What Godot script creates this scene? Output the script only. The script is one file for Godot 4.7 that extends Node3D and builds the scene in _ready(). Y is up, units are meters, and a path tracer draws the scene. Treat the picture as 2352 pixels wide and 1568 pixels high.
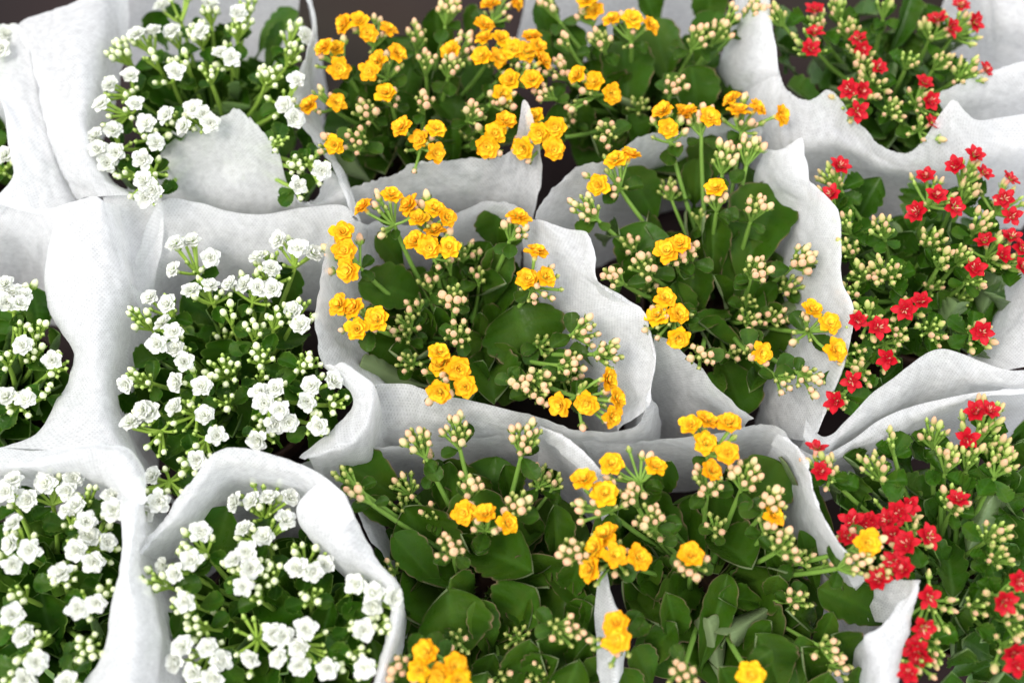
extends Node3D
# A flower stall seen from above: potted kalanchoes, white, yellow and red, standing close together in white fleece wraps.

# the lens; plan positions below are read on a 2352 x 1568 drawing of the stall and set down at their real height above the bench
const PITCH := 66.0
const VFOV := 32.0
const REACH := 0.78
const AIM := Vector3(0, 0.18, 0)
var eye: Vector3
var lens_basis: Basis
var rng := RandomNumberGenerator.new()
var noise := FastNoiseLite.new()
var M := {}
var G := {}
var taken := {}

func at(x: float, y: float, h_cm: float) -> Vector3:
	var k := tan(deg_to_rad(VFOV) / 2.0)
	var d := lens_basis * Vector3((x / 2352.0 - 0.5) * 2.0 * k * 1.5, (0.5 - y / 1568.0) * 2.0 * k, -1.0)
	return eye + d * ((h_cm * 0.01 - eye.y) / d.y)

func tile(t: int, x: float, y: float) -> Vector2:
	return Vector2((t % 3) * 776.2 + x * 3.4014, (t / 3) * 517.4 + y * 3.4014)

func tile_at(t: int, x: float, y: float, h_cm: float) -> Vector3:
	var p := tile(t, x, y)
	return at(p.x, p.y, h_cm)

func thing(called: String, label: String, category: String, group := "") -> Node3D:
	var o := Node3D.new()
	var n: int = taken.get(called, 0)
	taken[called] = n + 1
	o.name = called if n == 0 else "%s_%03d" % [called, n]
	o.set_meta("label", label)
	o.set_meta("category", category)
	if group != "":
		o.set_meta("group", group)
	add_child(o)
	return o

func part(called: String, mesh: Mesh, m: Material, parent: Node3D, tr := Transform3D.IDENTITY) -> MeshInstance3D:
	var o := MeshInstance3D.new()
	o.name = called
	o.mesh = mesh
	o.material_override = m
	o.transform = tr
	parent.add_child(o, true)
	return o

# ---------- mesh helpers ----------
func tri(st: SurfaceTool, a: Vector3, b: Vector3, c: Vector3, ca: Color, cb: Color, cc: Color) -> void:
	st.set_color(ca); st.add_vertex(a)
	st.set_color(cb); st.add_vertex(b)
	st.set_color(cc); st.add_vertex(c)

func grid(st: SurfaceTool, v: Array, c: Array, flip := false) -> void:
	# rows of points and colours; faces look towards row x column unless flipped
	for i in v.size() - 1:
		for j in v[i].size() - 1:
			var a: Vector3 = v[i][j]; var b: Vector3 = v[i][j + 1]; var d: Vector3 = v[i + 1][j]; var e: Vector3 = v[i + 1][j + 1]
			if flip:
				tri(st, a, e, b, c[i][j], c[i + 1][j + 1], c[i][j + 1]); tri(st, a, d, e, c[i][j], c[i + 1][j], c[i + 1][j + 1])
			else:
				tri(st, a, b, e, c[i][j], c[i][j + 1], c[i + 1][j + 1]); tri(st, a, e, d, c[i][j], c[i + 1][j + 1], c[i + 1][j])

func tube(st: SurfaceTool, pts: Array, radii: Array, col0: Color, col1: Color, sides := 6) -> void:
	var v := []
	var c := []
	var side := Vector3.ZERO
	for i in pts.size():
		var t: Vector3 = (pts[min(i + 1, pts.size() - 1)] - pts[max(i - 1, 0)]).normalized()
		if i == 0:
			side = t.cross(Vector3(0.31, 0.2, 0.93)).normalized()
		side = (side - t * side.dot(t)).normalized()
		var up := t.cross(side)
		var row := []
		var crow := []
		for k in sides + 1:
			var a := TAU * k / sides
			row.append(pts[i] + (side * cos(a) + up * sin(a)) * radii[i])
			crow.append(col0.lerp(col1, float(i) / max(1, pts.size() - 1)))
		v.append(row); c.append(crow)
	grid(st, v, c)

func done(st: SurfaceTool) -> ArrayMesh:
	st.generate_normals()
	st.index()
	return st.commit()

func begin() -> SurfaceTool:
	var st := SurfaceTool.new()
	st.begin(Mesh.PRIMITIVE_TRIANGLES)
	st.set_smooth_group(0)
	return st

func mat(called: String, rough: float, spec := 0.5, back := 0.0) -> StandardMaterial3D:
	var m := StandardMaterial3D.new()
	m.resource_name = called
	m.vertex_color_use_as_albedo = true
	m.roughness = rough
	m.metallic_specular = spec
	m.cull_mode = BaseMaterial3D.CULL_DISABLED
	if back > 0.0:
		m.backlight_enabled = true
		m.backlight = Color(back, back, back)
	M[called] = m
	return m

# ---------- leaves ----------
func make_leaf(seed_: int, kind: String) -> ArrayMesh:
	# length 1 along +z, width 1 along x, upper face +y; scalloped margin with a rim of its own colour
	rng.seed = seed_
	var st := begin()
	var lobes := rng.randf_range(5.0, 7.0)
	var deep: float = {"white": 0.16, "yellow": 0.11, "red": 0.22}[kind]
	deep *= rng.randf_range(0.7, 1.3)
	var cup := rng.randf_range(0.10, 0.55)
	var arch := rng.randf_range(-0.16, 0.12)
	var curl := rng.randf_range(-0.22, 0.20)
	var twist := rng.randf_range(-0.25, 0.25)
	var wave := rng.randf_range(0.01, 0.06)
	var ph := rng.randf_range(0.0, 6.0)
	var skew := rng.randf_range(-0.08, 0.08)
	var top: Color = {"white": Color(0.025, 0.075, 0.006), "yellow": Color(0.028, 0.070, 0.007), "red": Color(0.030, 0.088, 0.007)}[kind]
	var low: Color = {"white": Color(0.12, 0.20, 0.065), "yellow": Color(0.16, 0.215, 0.10), "red": Color(0.14, 0.21, 0.085)}[kind]
	var rim: Color = {"white": Color(0.26, 0.40, 0.085), "yellow": Color(0.20, 0.13, 0.085), "red": Color(0.16, 0.22, 0.05)}[kind]
	top = top * rng.randf_range(0.8, 1.25)
	var across := [-1.0, -0.955, -0.9, -0.7, -0.42, -0.16, 0.0, 0.16, 0.42, 0.7, 0.9, 0.955, 1.0]
	var rows := 40
	var vt := []; var vb := []; var ct := []; var cb := []
	for i in rows + 1:
		var u := float(i) / rows
		var t := 1.0 - pow(1.0 - u, 1.35)
		var w := 0.06
		if t > 0.1:
			var s: float = (t - 0.1) / 0.9
			w = 0.5 * 1.56 * pow(s, 0.72) * pow(max(0.0, 1.0 - pow(s, 3.4)), 0.5)
			var cr: float = abs(sin(PI * lobes * s + ph)) - 0.62
			w *= 1.0 + deep * cr * smoothstep(0.28, 0.5, s)
			w = max(w, 0.06 * (1.0 - s))
		var rt := []; var rb := []; var rct := []; var rcb := []
		for f in across:
			var x: float = f * w
			var y: float = cup * pow(abs(f), 1.7) * w * 1.6 + arch * sin(PI * t) + curl * t * t
			y += wave * sin(ph + t * 11.0 + f * 2.0) * abs(f)
			y -= 0.018 * (1.0 - abs(f)) * exp(-pow(f * 7.0, 2.0))
			y += x * twist * t
			x += skew * sin(PI * t)
			var th: float = 0.020 * pow(max(0.0, 1.0 - f * f), 0.5) + 0.002
			rt.append(Vector3(x, y + th, t)); rb.append(Vector3(x, y - th, t))
			var n := noise.get_noise_3d(x * 160.0, t * 160.0, seed_ * 13.0)
			var edge: float = smoothstep(0.935, 1.0, abs(f))
			var patchy: float = clamp(0.45 + 2.0 * noise.get_noise_2d(t * 420.0 + f * 40.0, seed_ * 7.0), 0.08, 1.0)
			var c: Color = (top * (1.0 + 0.35 * n)).lerp(Color(0.060, 0.105, 0.012), clampf(1.8 * noise.get_noise_3d(x * 90.0 + 40.0, t * 90.0, seed_ * 5.0), 0.0, 0.45))
			c = c.lerp(Color(0.055, 0.13, 0.018), 0.30 * exp(-pow(f * 9.0, 2.0)))
			rct.append(c.lerp(rim, edge * patchy))
			rcb.append((low * (1.0 + 0.3 * n)).lerp(rim, edge * patchy))
		vt.append(rt); vb.append(rb); ct.append(rct); cb.append(rcb)
	grid(st, vt, ct, true)
	grid(st, vb, cb)
	return done(st)

func leaf_between(plant: Node3D, kind: String, base: Vector3, tip: Vector3, width: float, roll: float, under := false) -> void:
	var z := tip - base
	var length := z.length()
	z /= length
	var y := Vector3.UP - z * z.y
	if y.length() < 0.05:
		y = Vector3(0, 0, 1)
	y = y.normalized().rotated(z, roll + (PI if under else 0.0))
	var x := y.cross(z).normalized()
	var b := Basis(x * width, y * (0.5 * (length + width)), z * length)
	var list: Array = G["leaf_" + kind]
	part("leaf", list[rng.randi() % list.size()], M["leaf_" + kind], plant, Transform3D(b, base - plant.position))

# ---------- flowers and buds (millimetres, axis +y) ----------
func petal(st: SurfaceTool, az: float, tilt: float, r0: float, lift: float, L: float, W: float, point: float, curl: float, inner: Color, outer: Color, back: Color, ruffle := 0.0) -> void:
	var fwd := Vector3(cos(az) * cos(tilt), sin(tilt), sin(az) * cos(tilt))
	var side := Vector3(-sin(az), 0, cos(az))
	var nrm := side.cross(fwd).normalized()
	if nrm.y < 0.0:
		nrm = -nrm
	var o := Vector3(cos(az) * r0, lift, sin(az) * r0)
	var vt := []; var vb := []; var ct := []; var cb := []
	var ns := 6
	for i in ns + 1:
		var s := float(i) / ns
		var w: float = W * 0.5 * lerpf([0.34, 0.58, 0.80, 0.95, 1.0, 0.90, 0.56][i], [0.34, 0.60, 0.88, 1.0, 0.86, 0.52, 0.06][i], point)
		var rt := []; var rb := []; var rc := []; var rcb := []
		for j in 5:
			var f := (j - 2) / 2.0
			var p: Vector3 = o + fwd * (L * s - L * (1.0 - point) * (0.13 * f * f if i == ns else 0.05 * f * f * s)) + side * (w * f)
			p += nrm * (W * 0.16 * f * f - curl * L * s * s + ruffle * sin(f * 5.0 + az * 3.0) * s * L * 0.08)
			rt.append(p * 0.001); rb.append((p - nrm * 0.22) * 0.001)
			rc.append(inner.lerp(outer, smoothstep(0.25, 0.95, s)))
			rcb.append(back)
		vt.append(rt); vb.append(rb); ct.append(rc); cb.append(rcb)
	grid(st, vt, ct)
	grid(st, vb, cb, true)

func lathe(st: SurfaceTool, prof: Array, cols: Array, sides := 9, lump := 0.0) -> void:
	var v := []; var c := []
	for i in prof.size():
		var row := []; var crow := []
		for k in sides + 1:
			var a := TAU * (k % sides) / sides
			var r: float = prof[i].x * (1.0 + lump * cos(4.0 * a))
			row.append(Vector3(cos(a) * r, prof[i].y, sin(a) * r) * 0.001)
			crow.append(cols[i])
		v.append(row); c.append(crow)
	grid(st, v, c, true)

func sepals(st: SurfaceTool, n: int, r: float, L: float, spread: float, c0: Color, c1: Color) -> void:
	for k in n:
		var az := TAU * k / n + 0.3
		petal(st, az, spread, r * 0.45, -0.8, L, L * 0.55, 0.9, -0.08, c0, c1, c0)

func make_flower(seed_: int, kind: String) -> ArrayMesh:
	rng.seed = seed_
	var st := begin()
	var green := Color(0.30, 0.46, 0.07)
	if kind == "red":
		var a := Color(0.40, 0.003, 0.012); var b := Color(0.52, 0.006, 0.018); var pale := Color(0.74, 0.30, 0.23)
		lathe(st, [Vector2(1.0, -7.5), Vector2(1.7, -6.0), Vector2(1.5, -3.0), Vector2(1.9, -0.6), Vector2(0.4, 0.6)], [green, Color(0.52, 0.5, 0.16), pale, pale, a])
		sepals(st, 4, 2.6, 3.6, 1.15, green, green)
		var open := rng.randf_range(0.15, 0.5)
		var n := 5 + rng.randi() % 3
		for k in n:
			petal(st, TAU * k / n + rng.randf_range(-0.15, 0.15), open + rng.randf_range(-0.12, 0.2), 1.2, -0.6, rng.randf_range(7.2, 8.6), rng.randf_range(5.2, 6.4), 0.62, rng.randf_range(-0.06, 0.16), a.lerp(b, rng.randf()), b, Color(0.58, 0.09, 0.08), 0.5)
		for k in 4:
			petal(st, TAU * k / 4.0 + rng.randf_range(-0.3, 0.3), open + rng.randf_range(0.35, 0.75), 0.7, 0.0, rng.randf_range(5.0, 6.6), rng.randf_range(3.8, 4.8), 0.6, 0.05, a, b, Color(0.58, 0.09, 0.08), 0.5)
		for k in 3 + rng.randi() % 3:
			petal(st, rng.randf() * TAU, rng.randf_range(0.7, 1.2), 0.8, 0.2, rng.randf_range(3.2, 4.8), 0.9, 0.6, 0.0, Color(0.75, 0.42, 0.30), Color(0.78, 0.36, 0.27), Color(0.75, 0.42, 0.30))
		return done(st)
	var rimc: Color; var mid: Color; var core: Color; var under: Color
	if kind == "yellow":
		rimc = Color(0.91, lerp(0.36, 0.53, rng.randf()), 0.008); mid = Color(0.92, 0.60, 0.014); core = Color(0.92, 0.72, 0.09); under = Color(0.88, 0.42, 0.03)
	else:
		rimc = Color(0.88, 0.885, 0.86); mid = Color(0.88, 0.885, 0.84); core = Color(0.86, 0.875, 0.76); under = Color(0.84, 0.86, 0.75)
	lathe(st, [Vector2(1.0, -7.0), Vector2(1.8, -5.2), Vector2(1.5, -2.5), Vector2(2.2, -0.3), Vector2(0.4, 0.8)], [green, Color(0.5, 0.58, 0.2), under, under, core])
	sepals(st, 4, 2.6, 3.4, 1.1, green, green)
	var ruf := 0.6 if kind == "yellow" else 1.3
	var layers := [[rng.randi_range(5, 7), 0.12, 7.8, 7.0, 0.0], [rng.randi_range(5, 6), 0.50, 6.7, 6.2, 0.4], [4, 0.9, 5.6, 5.2, 0.8], [3, 1.2, 4.4, 4.0, 1.0]]
	var shut := rng.randf_range(-0.08, 0.18)
	for li in layers.size():
		var q: Array = layers[li]
		var off := rng.randf() * TAU
		for k in q[0]:
			var d := float(li) / 3.0
			petal(st, off + TAU * k / q[0] + rng.randf_range(-0.12, 0.12), q[1] + shut + rng.randf_range(-0.12, 0.16), 1.0 - 0.2 * li, q[4] - 0.6, q[2] * rng.randf_range(0.88, 1.08), q[3] * rng.randf_range(0.9, 1.1), 0.06, rng.randf_range(-0.04, 0.14), mid.lerp(core, d), rimc.lerp(mid, d), under, ruf)
	return done(st)

func make_bud(seed_: int, kind: String, stage: int) -> ArrayMesh:
	# stage 0: green knob, 1: coloured bud, 2: swollen bud about to open
	rng.seed = seed_
	var st := begin()
	var green := Color(0.27, 0.44, 0.07); var lime := Color(0.42, 0.55, 0.13)
	var body: Color; var tip: Color
	if kind == "white":
		body = Color(0.70, 0.74, 0.46); tip = Color(0.76, 0.78, 0.56)
	elif kind == "yellow":
		body = Color(0.66, 0.58, 0.30).lerp(Color(0.72, 0.42, 0.26), rng.randf()); tip = Color(0.58, 0.22, 0.15)
	else:
		body = Color(0.46, 0.53, 0.16).lerp(Color(0.70, 0.36, 0.27), pow(rng.randf(), 2.2)); tip = Color(0.64, 0.25, 0.18)
	var R := [1.35, 2.05, 2.6][stage] as float
	var H := [3.5, 5.5, 6.8][stage] as float
	if kind == "red":
		R *= 0.86; H *= 1.22
	R *= rng.randf_range(0.92, 1.08)
	if stage == 0:
		body = lime if kind != "yellow" else Color(0.36, 0.40, 0.11)
		tip = lime.lerp(tip, 0.45 if kind == "yellow" else 0.15)
	lathe(st, [Vector2(0.7, -1.6), Vector2(R * 0.72, -0.9), Vector2(R * 0.9, H * 0.12), Vector2(R, H * 0.36), Vector2(R * 0.92, H * 0.6), Vector2(R * 0.6, H * 0.84), Vector2(R * 0.25, H * 0.97), Vector2(0.01, H)], [green, green, lime, lime.lerp(body, 0.75), body, body.lerp(tip, 0.12), body.lerp(tip, 0.45), tip], 10, 0.05)
	sepals(st, 4, R * 2.1, [2.6, 3.3, 3.6][stage], 1.12 if stage > 0 else 1.25, green, lime if kind != "yellow" else Color(0.34, 0.24, 0.11))
	return done(st)

func point_up(n: Vector3, spin: float) -> Basis:
	n = n.normalized()
	var x := n.cross(Vector3(0.3, 0.1, 0.9)).normalized()
	return Basis(x, n, x.cross(n)).rotated(n, spin)

func cluster(plant: Node3D, kind: String, crown: Vector3, head: Vector3, flowers: Array, nb: int, size: float, mature: bool) -> void:
	# one flower head: stem with pedicels, bracts, open flowers and buds
	var o := Node3D.new()
	o.name = "flower_cluster"
	plant.add_child(o, true)
	var org := plant.position
	var st := begin()
	var stem0 := Color(0.085, 0.20, 0.028); var stem1 := Color(0.21, 0.36, 0.06)
	if kind == "white":
		stem1 = Color(0.31, 0.46, 0.07)
	var flat := head - crown
	var out := Vector3(flat.x, 0, flat.z)
	var foot := crown + out.limit_length(0.018) * 0.9 + Vector3(rng.randf_range(-0.004, 0.004), 0, rng.randf_range(-0.004, 0.004))
	var lean := (Vector3.UP + out * 7.0).normalized()
	var fork := head - lean * (0.016 if mature else 0.010)
	var mid := foot.lerp(fork, 0.5) + out * 0.10 - Vector3(0, 0.004, 0)
	var pts := []; var rad := []
	for i in 9:
		var t := i / 8.0
		pts.append(foot * (1 - t) * (1 - t) + mid * 2 * t * (1 - t) + fork * t * t - org)
		rad.append(lerp(0.0021, 0.0014, t) * (1.0 if mature else 0.8))
	tube(st, pts, rad, stem0, stem1, 7)
	var put := []
	for f in flowers:
		put.append(f)
		var ax: Vector3 = ((f - fork).normalized() * 0.8 + Vector3.UP * 0.45 + Vector3(rng.randf_range(-0.5, 0.5), 0, rng.randf_range(-0.4, 0.55))).normalized()
		var s := size * rng.randf_range(0.9, 1.08)
		var list: Array = G["flower_" + kind]
		part("flower", list[rng.randi() % list.size()], M["petal_" + kind], o, Transform3D(point_up(ax, rng.randf() * TAU) * s, f - org))
		var low: Vector3 = f - ax * 0.0068 * s
		tube(st, [fork - org, fork.lerp(low, 0.55) - ax * 0.002 - org, low - org], [0.0012, 0.0011, 0.0012], stem1, stem1, 5)
	var reach := 0.0026 * sqrt(float(nb))
	if flowers.size() > 0:
		var far := 0.0
		for f in flowers:
			far = max(far, Vector2(f.x - head.x, f.z - head.z).length())
		reach = max(reach, min(0.8 * far + 0.004, 0.017))
	var made := 0
	var tries := 0
	while made < nb and tries < nb * 14:
		tries += 1
		var a := rng.randf() * TAU
		var r := reach * sqrt(rng.randf())
		if flowers.size() == 0:
			a = made * 2.39996 + rng.randf_range(-0.3, 0.3)
			r = reach * sqrt((made + 0.4) / nb)
		var p := head + Vector3(cos(a) * r, 0, sin(a) * r)
		p.y += 0.002 - 0.55 * r * r / max(reach, 0.004) + rng.randf_range(-0.003, 0.002)
		if flowers.size() > 0:
			p.y -= 0.002
		var free := true
		for k in put.size():
			var gap := 0.0068 * size if k < flowers.size() else 0.0036 * size
			if (p - put[k]).length() < gap and tries < nb * 11:
				free = false
		if not free:
			continue
		put.append(p)
		made += 1
		var ax := ((p - fork).normalized() + Vector3.UP * 0.35).normalized()
		var u := rng.randf()
		var stage := 1
		if not mature:
			stage = 0 if u < 0.72 else 1
		elif u < 0.36:
			stage = 0
		elif u > 0.78:
			stage = 2
		var list: Array = G["bud_%s_%d" % [kind, stage]]
		var s := size * rng.randf_range(0.85, 1.1)
		part("bud", list[rng.randi() % list.size()], M["bud"], o, Transform3D(point_up(ax, rng.randf() * TAU) * s, p - org))
		tube(st, [fork - org, fork.lerp(p, 0.5) - Vector3(0, 0.001, 0) - org, p - ax * 0.0015 - org], [0.0012, 0.0010, 0.0012], stem1, stem1, 5)
	part("stem", done(st), M["stem"], o)
	for k in (4 if kind == "red" else 2):
		var a := rng.randf() * TAU if k != 1 else PI
		var d := Vector3(cos(a), rng.randf_range(0.1, 0.5), sin(a)).normalized()
		if k == 1:
			d = Vector3(-out.x, 0.01, -out.z).normalized().rotated(Vector3.UP, rng.randf_range(-1.4, 1.4))
			d.y = 0.25
		var L := rng.randf_range(0.011, 0.019) * (1.0 if mature else 0.85)
		var y := (Vector3.UP - d * d.y).normalized()
		var b := Basis(y.cross(d).normalized() * L * 0.66, y * L * 0.8, d * L)
		var bl: Array = G["leaf_" + kind]
		part("bract", bl[rng.randi() % bl.size()], M["bract"], o, Transform3D(b, fork - org - Vector3(0, 0.003, 0)))

# ---------- the fleece ----------
func spline(p0: Vector3, p1: Vector3, p2: Vector3, p3: Vector3, t: float) -> Vector3:
	return p1.cubic_interpolate(p2, p0, p3, t)

func along(line: Array, n: int) -> Array:
	var out := []
	for i in line.size() - 1:
		for k in n:
			out.append(spline(line[max(i - 1, 0)], line[i], line[i + 1], line[min(i + 2, line.size() - 1)], float(k) / n))
	out.append(line[-1])
	return out

func sheet(wrap: Node3D, rows: Array, hang := "", rough_rim := 0.0) -> void:
	# a sheet of fleece through rows of points (drawing x, drawing y, height in cm); hang: the edges (L, R, B) that drop to the pot's foot
	var ctl := []
	for r in rows:
		var line := []
		for k in range(0, r.size(), 3):
			line.append(at(r[k], r[k + 1], r[k + 2]))
		if "L" in hang:
			line.push_front(line[0] + Vector3(0.002, -0.035, 0.002)); line.push_front(Vector3(line[0].x + 0.004, 0.03, line[0].z))
		if "R" in hang:
			line.append(line[-1] + Vector3(-0.002, -0.035, 0.002)); line.append(Vector3(line[-1].x - 0.004, 0.03, line[-1].z))
		ctl.append(line)
	if "B" in hang:
		var a := []
		for p in ctl[-1]:
			a.append(Vector3(p.x, min(p.y, 0.02 + p.y * 0.3), p.z + 0.004))
		ctl.append(a)
	var nr := 10
	var fine := []
	for line in ctl:
		fine.append(along(line, nr))
	var v := []
	var cols: int = fine[0].size()
	var across := []
	for j in cols:
		var line := []
		for i in fine.size():
			line.append(fine[i][j])
		across.append(along(line, nr))
	for i in across[0].size():
		var row := []
		for j in cols:
			row.append(across[j][i])
		v.append(row)
	var R := v.size()
	# soft creases: broad waves, long folds that run down the sheet, and fine crumple
	var bent := []
	var org := wrap.position
	rng.seed = int(abs(org.x * 7000.0) + abs(org.z * 3100.0)) + R * 17 + cols
	var lu := [0.0]; var lv := [0.0]
	for j in range(1, cols):
		lu.append(lu[-1] + (v[R / 2][j] - v[R / 2][j - 1]).length())
	for i in range(1, R):
		lv.append(lv[-1] + (v[i][cols / 2] - v[i - 1][cols / 2]).length())
	var creases := []
	for k in 3 + int(lu[-1] * 22.0):
		creases.append([rng.randf() * lu[-1], rng.randf() * lv[-1], rng.randfn(0.0, 0.55), rng.randf_range(0.0006, 0.0019) * (1.0 if rng.randf() < 0.6 else -1.0), rng.randf_range(0.004, 0.013), rng.randf_range(0.02, 0.07)])
	for i in R:
		var row := []
		for j in cols:
			var p: Vector3 = v[i][j]
			var du: Vector3 = v[i][min(j + 1, cols - 1)] - v[i][max(j - 1, 0)]
			var dv: Vector3 = v[min(i + 1, R - 1)][j] - v[max(i - 1, 0)][j]
			var n := du.cross(dv).normalized()
			var s := noise.get_noise_3d(p.x * 2400.0, p.y * 700.0, p.z * 2400.0) * 0.0022
			s += noise.get_noise_3d(p.x * 6000.0, p.y * 2200.0 + 90.0, p.z * 6000.0) * 0.00035
			s += noise.get_noise_3d(p.x * 13000.0, p.y * 9000.0 + 20.0, p.z * 13000.0) * 0.00012
			s += noise.get_noise_3d(p.x * 900.0 + 50.0, p.y * 500.0, p.z * 900.0) * 0.0028
			var ridge: float = 1.0 - abs(noise.get_noise_3d(p.x * 1500.0 + 300.0, p.y * 900.0 + 40.0, p.z * 1100.0)) * 3.0
			s += pow(max(0.0, ridge), 3.0) * 0.0016
			for q in creases:
				var a: float = lu[j] - q[0]; var b: float = lv[i] - q[1]
				var off: float = abs(a * cos(q[2]) - b * sin(q[2])); var run: float = abs(a * sin(q[2]) + b * cos(q[2]))
				s += q[3] * max(0.0, 1.0 - off / q[4]) * (1.0 - smoothstep(q[5] * 0.3, q[5], run))
			p += n * s
			if rough_rim > 0.0 and i == 0:
				p.y += (noise.get_noise_2d(j * 90.0, org.x * 900.0) + 0.7 * noise.get_noise_2d(j * 260.0, 70.0)) * rough_rim
			row.append(p - org)
		bent.append(row)
	var st := begin()
	var us := []; var vs := [0.0]
	var acc := 0.0
	for j in cols:
		if j > 0:
			acc += (bent[R / 2][j] - bent[R / 2][j - 1]).length()
		us.append(acc)
	acc = 0.0
	for i in range(1, R):
		acc += (bent[i][cols / 2] - bent[i - 1][cols / 2]).length()
		vs.append(acc)
	var k := 14.0
	for i in R - 1:
		for j in cols - 1:
			for q in [[i, j], [i, j + 1], [i + 1, j + 1], [i, j], [i + 1, j + 1], [i + 1, j]]:
				st.set_uv(Vector2(us[q[1]], vs[q[0]]) * k)
				st.add_vertex(bent[q[0]][q[1]])
	st.generate_normals()
	st.index()
	st.generate_tangents()
	part("sheet", st.commit(), M["fleece"], wrap)

func make_fleece() -> void:
	# 1 tile = 71 mm of bonded fibre: random threads over an embossed grid of dots, thinner between the threads
	var S := 512
	var f := PackedFloat32Array()
	f.resize(S * S)
	f.fill(0.0)
	rng.seed = 77
	for n in 5200:
		var x := rng.randf() * S
		var y := rng.randf() * S
		var a := rng.randfn(0.0, 0.5)
		var len := rng.randi_range(20, 70)
		var bend := rng.randf_range(-0.02, 0.02)
		for s in len:
			x += cos(a); y += sin(a); a += bend
			var id := posmod(int(y), S) * S + posmod(int(x), S)
			f[id] += 0.30
	var img := Image.create(S, S, false, Image.FORMAT_RGBA8)
	var hgt := Image.create(S, S, false, Image.FORMAT_RGBA8)
	var soft := FastNoiseLite.new()
	soft.frequency = 0.02
	for y in S:
		for x in S:
			var d: float = min(f[y * S + x], 1.2)
			var wob := 1.5 * soft.get_noise_2d(x * 2.0, y * 2.0 + 900.0)
			var dx := fposmod(x + wob + (8 if (y / 11) % 2 else 0), 16.0) - 7.5
			var dy := posmod(y, 11) - 5.0
			var dot := (1.0 - smoothstep(1.5, 4.5, sqrt(dx * dx + dy * dy))) * (0.7 + 0.6 * soft.get_noise_2d(x + 333.0, y))
			var al: float = clamp(0.77 + 0.15 * d - 0.18 * dot + 0.12 * soft.get_noise_2d(x, y), 0.0, 0.97)
			var v: float = clamp(0.93 + 0.03 * d - 0.03 * dot, 0.0, 1.0)
			img.set_pixel(x, y, Color(v * 0.992, v * 0.994, v, al))
			var hh: float = clamp(0.45 + 0.35 * d - 0.3 * dot, 0.0, 1.0)
			hgt.set_pixel(x, y, Color(hh, hh, hh))
	hgt.bump_map_to_normal_map(2.0)
	img.generate_mipmaps()
	var m := StandardMaterial3D.new()
	m.resource_name = "fleece"
	m.albedo_texture = ImageTexture.create_from_image(img)
	m.transparency = BaseMaterial3D.TRANSPARENCY_ALPHA
	m.normal_enabled = true
	m.normal_texture = ImageTexture.create_from_image(hgt)
	m.normal_scale = 0.5
	m.roughness = 0.95
	m.metallic_specular = 0.15
	m.backlight_enabled = true
	m.backlight = Color(0.95, 0.95, 0.95)
	m.cull_mode = BaseMaterial3D.CULL_DISABLED
	M["fleece"] = m

func make_library() -> void:
	mat("leaf_white", 0.42, 0.22, 0.10); mat("leaf_yellow", 0.45, 0.20, 0.08); mat("leaf_red", 0.36, 0.45, 0.10)
	mat("bract", 0.45, 0.25, 0.45)
	var grain := FastNoiseLite.new()
	grain.frequency = 0.035
	grain.fractal_octaves = 4
	var relief := NoiseTexture2D.new()
	relief.width = 512; relief.height = 512; relief.seamless = true; relief.noise = grain; relief.as_normal_map = true; relief.bump_strength = 5.0
	var sheen := NoiseTexture2D.new()
	sheen.width = 256; sheen.height = 256; sheen.seamless = true; sheen.noise = grain
	for k in ["leaf_white", "leaf_yellow", "leaf_red", "bract"]:
		M[k].normal_enabled = true
		M[k].normal_texture = relief
		M[k].normal_scale = 0.35
		M[k].roughness_texture = sheen
		M[k].roughness = 0.85
		M[k].uv1_triplanar = true
		M[k].uv1_world_triplanar = true
		M[k].uv1_scale = Vector3(22, 22, 22)
	mat("petal_white", 0.7, 0.3, 0.7); mat("petal_yellow", 0.6, 0.3, 0.4); mat("petal_red", 0.55, 0.35, 0.3)
	mat("bud", 0.5, 0.4, 0.2); mat("stem", 0.5, 0.4, 0.15)
	mat("pot", 0.6, 0.4); mat("soil", 1.0, 0.1); mat("ground", 0.85, 0.1)
	for kind in ["white", "yellow", "red"]:
		var leaves := []
		for k in 10:
			leaves.append(make_leaf(100 + k * 17 + kind.length() * 1000, kind))
		G["leaf_" + kind] = leaves
		var fl := []
		for k in 8:
			fl.append(make_flower(500 + k * 31, kind))
		G["flower_" + kind] = fl
		for stage in 3:
			var bs := []
			for k in 4:
				bs.append(make_bud(900 + k * 7 + stage * 50, kind, stage))
			G["bud_%s_%d" % [kind, stage]] = bs
	var st := begin()
	var pc := Color(0.045, 0.020, 0.014)
	lathe(st, [Vector2(0.0, 0.5), Vector2(38.0, 0.5), Vector2(39.0, 2.0), Vector2(51.0, 84.0), Vector2(54.0, 85.0), Vector2(55.0, 97.0), Vector2(52.5, 97.0), Vector2(51.0, 86.0), Vector2(48.0, 60.0)], [pc, pc, pc, pc, pc, pc, pc, pc, pc], 40)
	G["pot"] = done(st)
	st = begin()
	var v := []; var c := []
	for i in 12:
		var row := []; var crow := []
		for k in 33:
			var a := TAU * (k % 32) / 32.0
			var r := 0.0508 * i / 11.0
			var n := noise.get_noise_2d(cos(a) * r * 9000.0, sin(a) * r * 9000.0)
			row.append(Vector3(cos(a) * r, 0.089 + n * 0.003, sin(a) * r))
			crow.append(Color(0.020, 0.013, 0.009) * (1.2 + n))
		v.append(row); c.append(crow)
	grid(st, v, c)
	G["soil"] = done(st)

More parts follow.
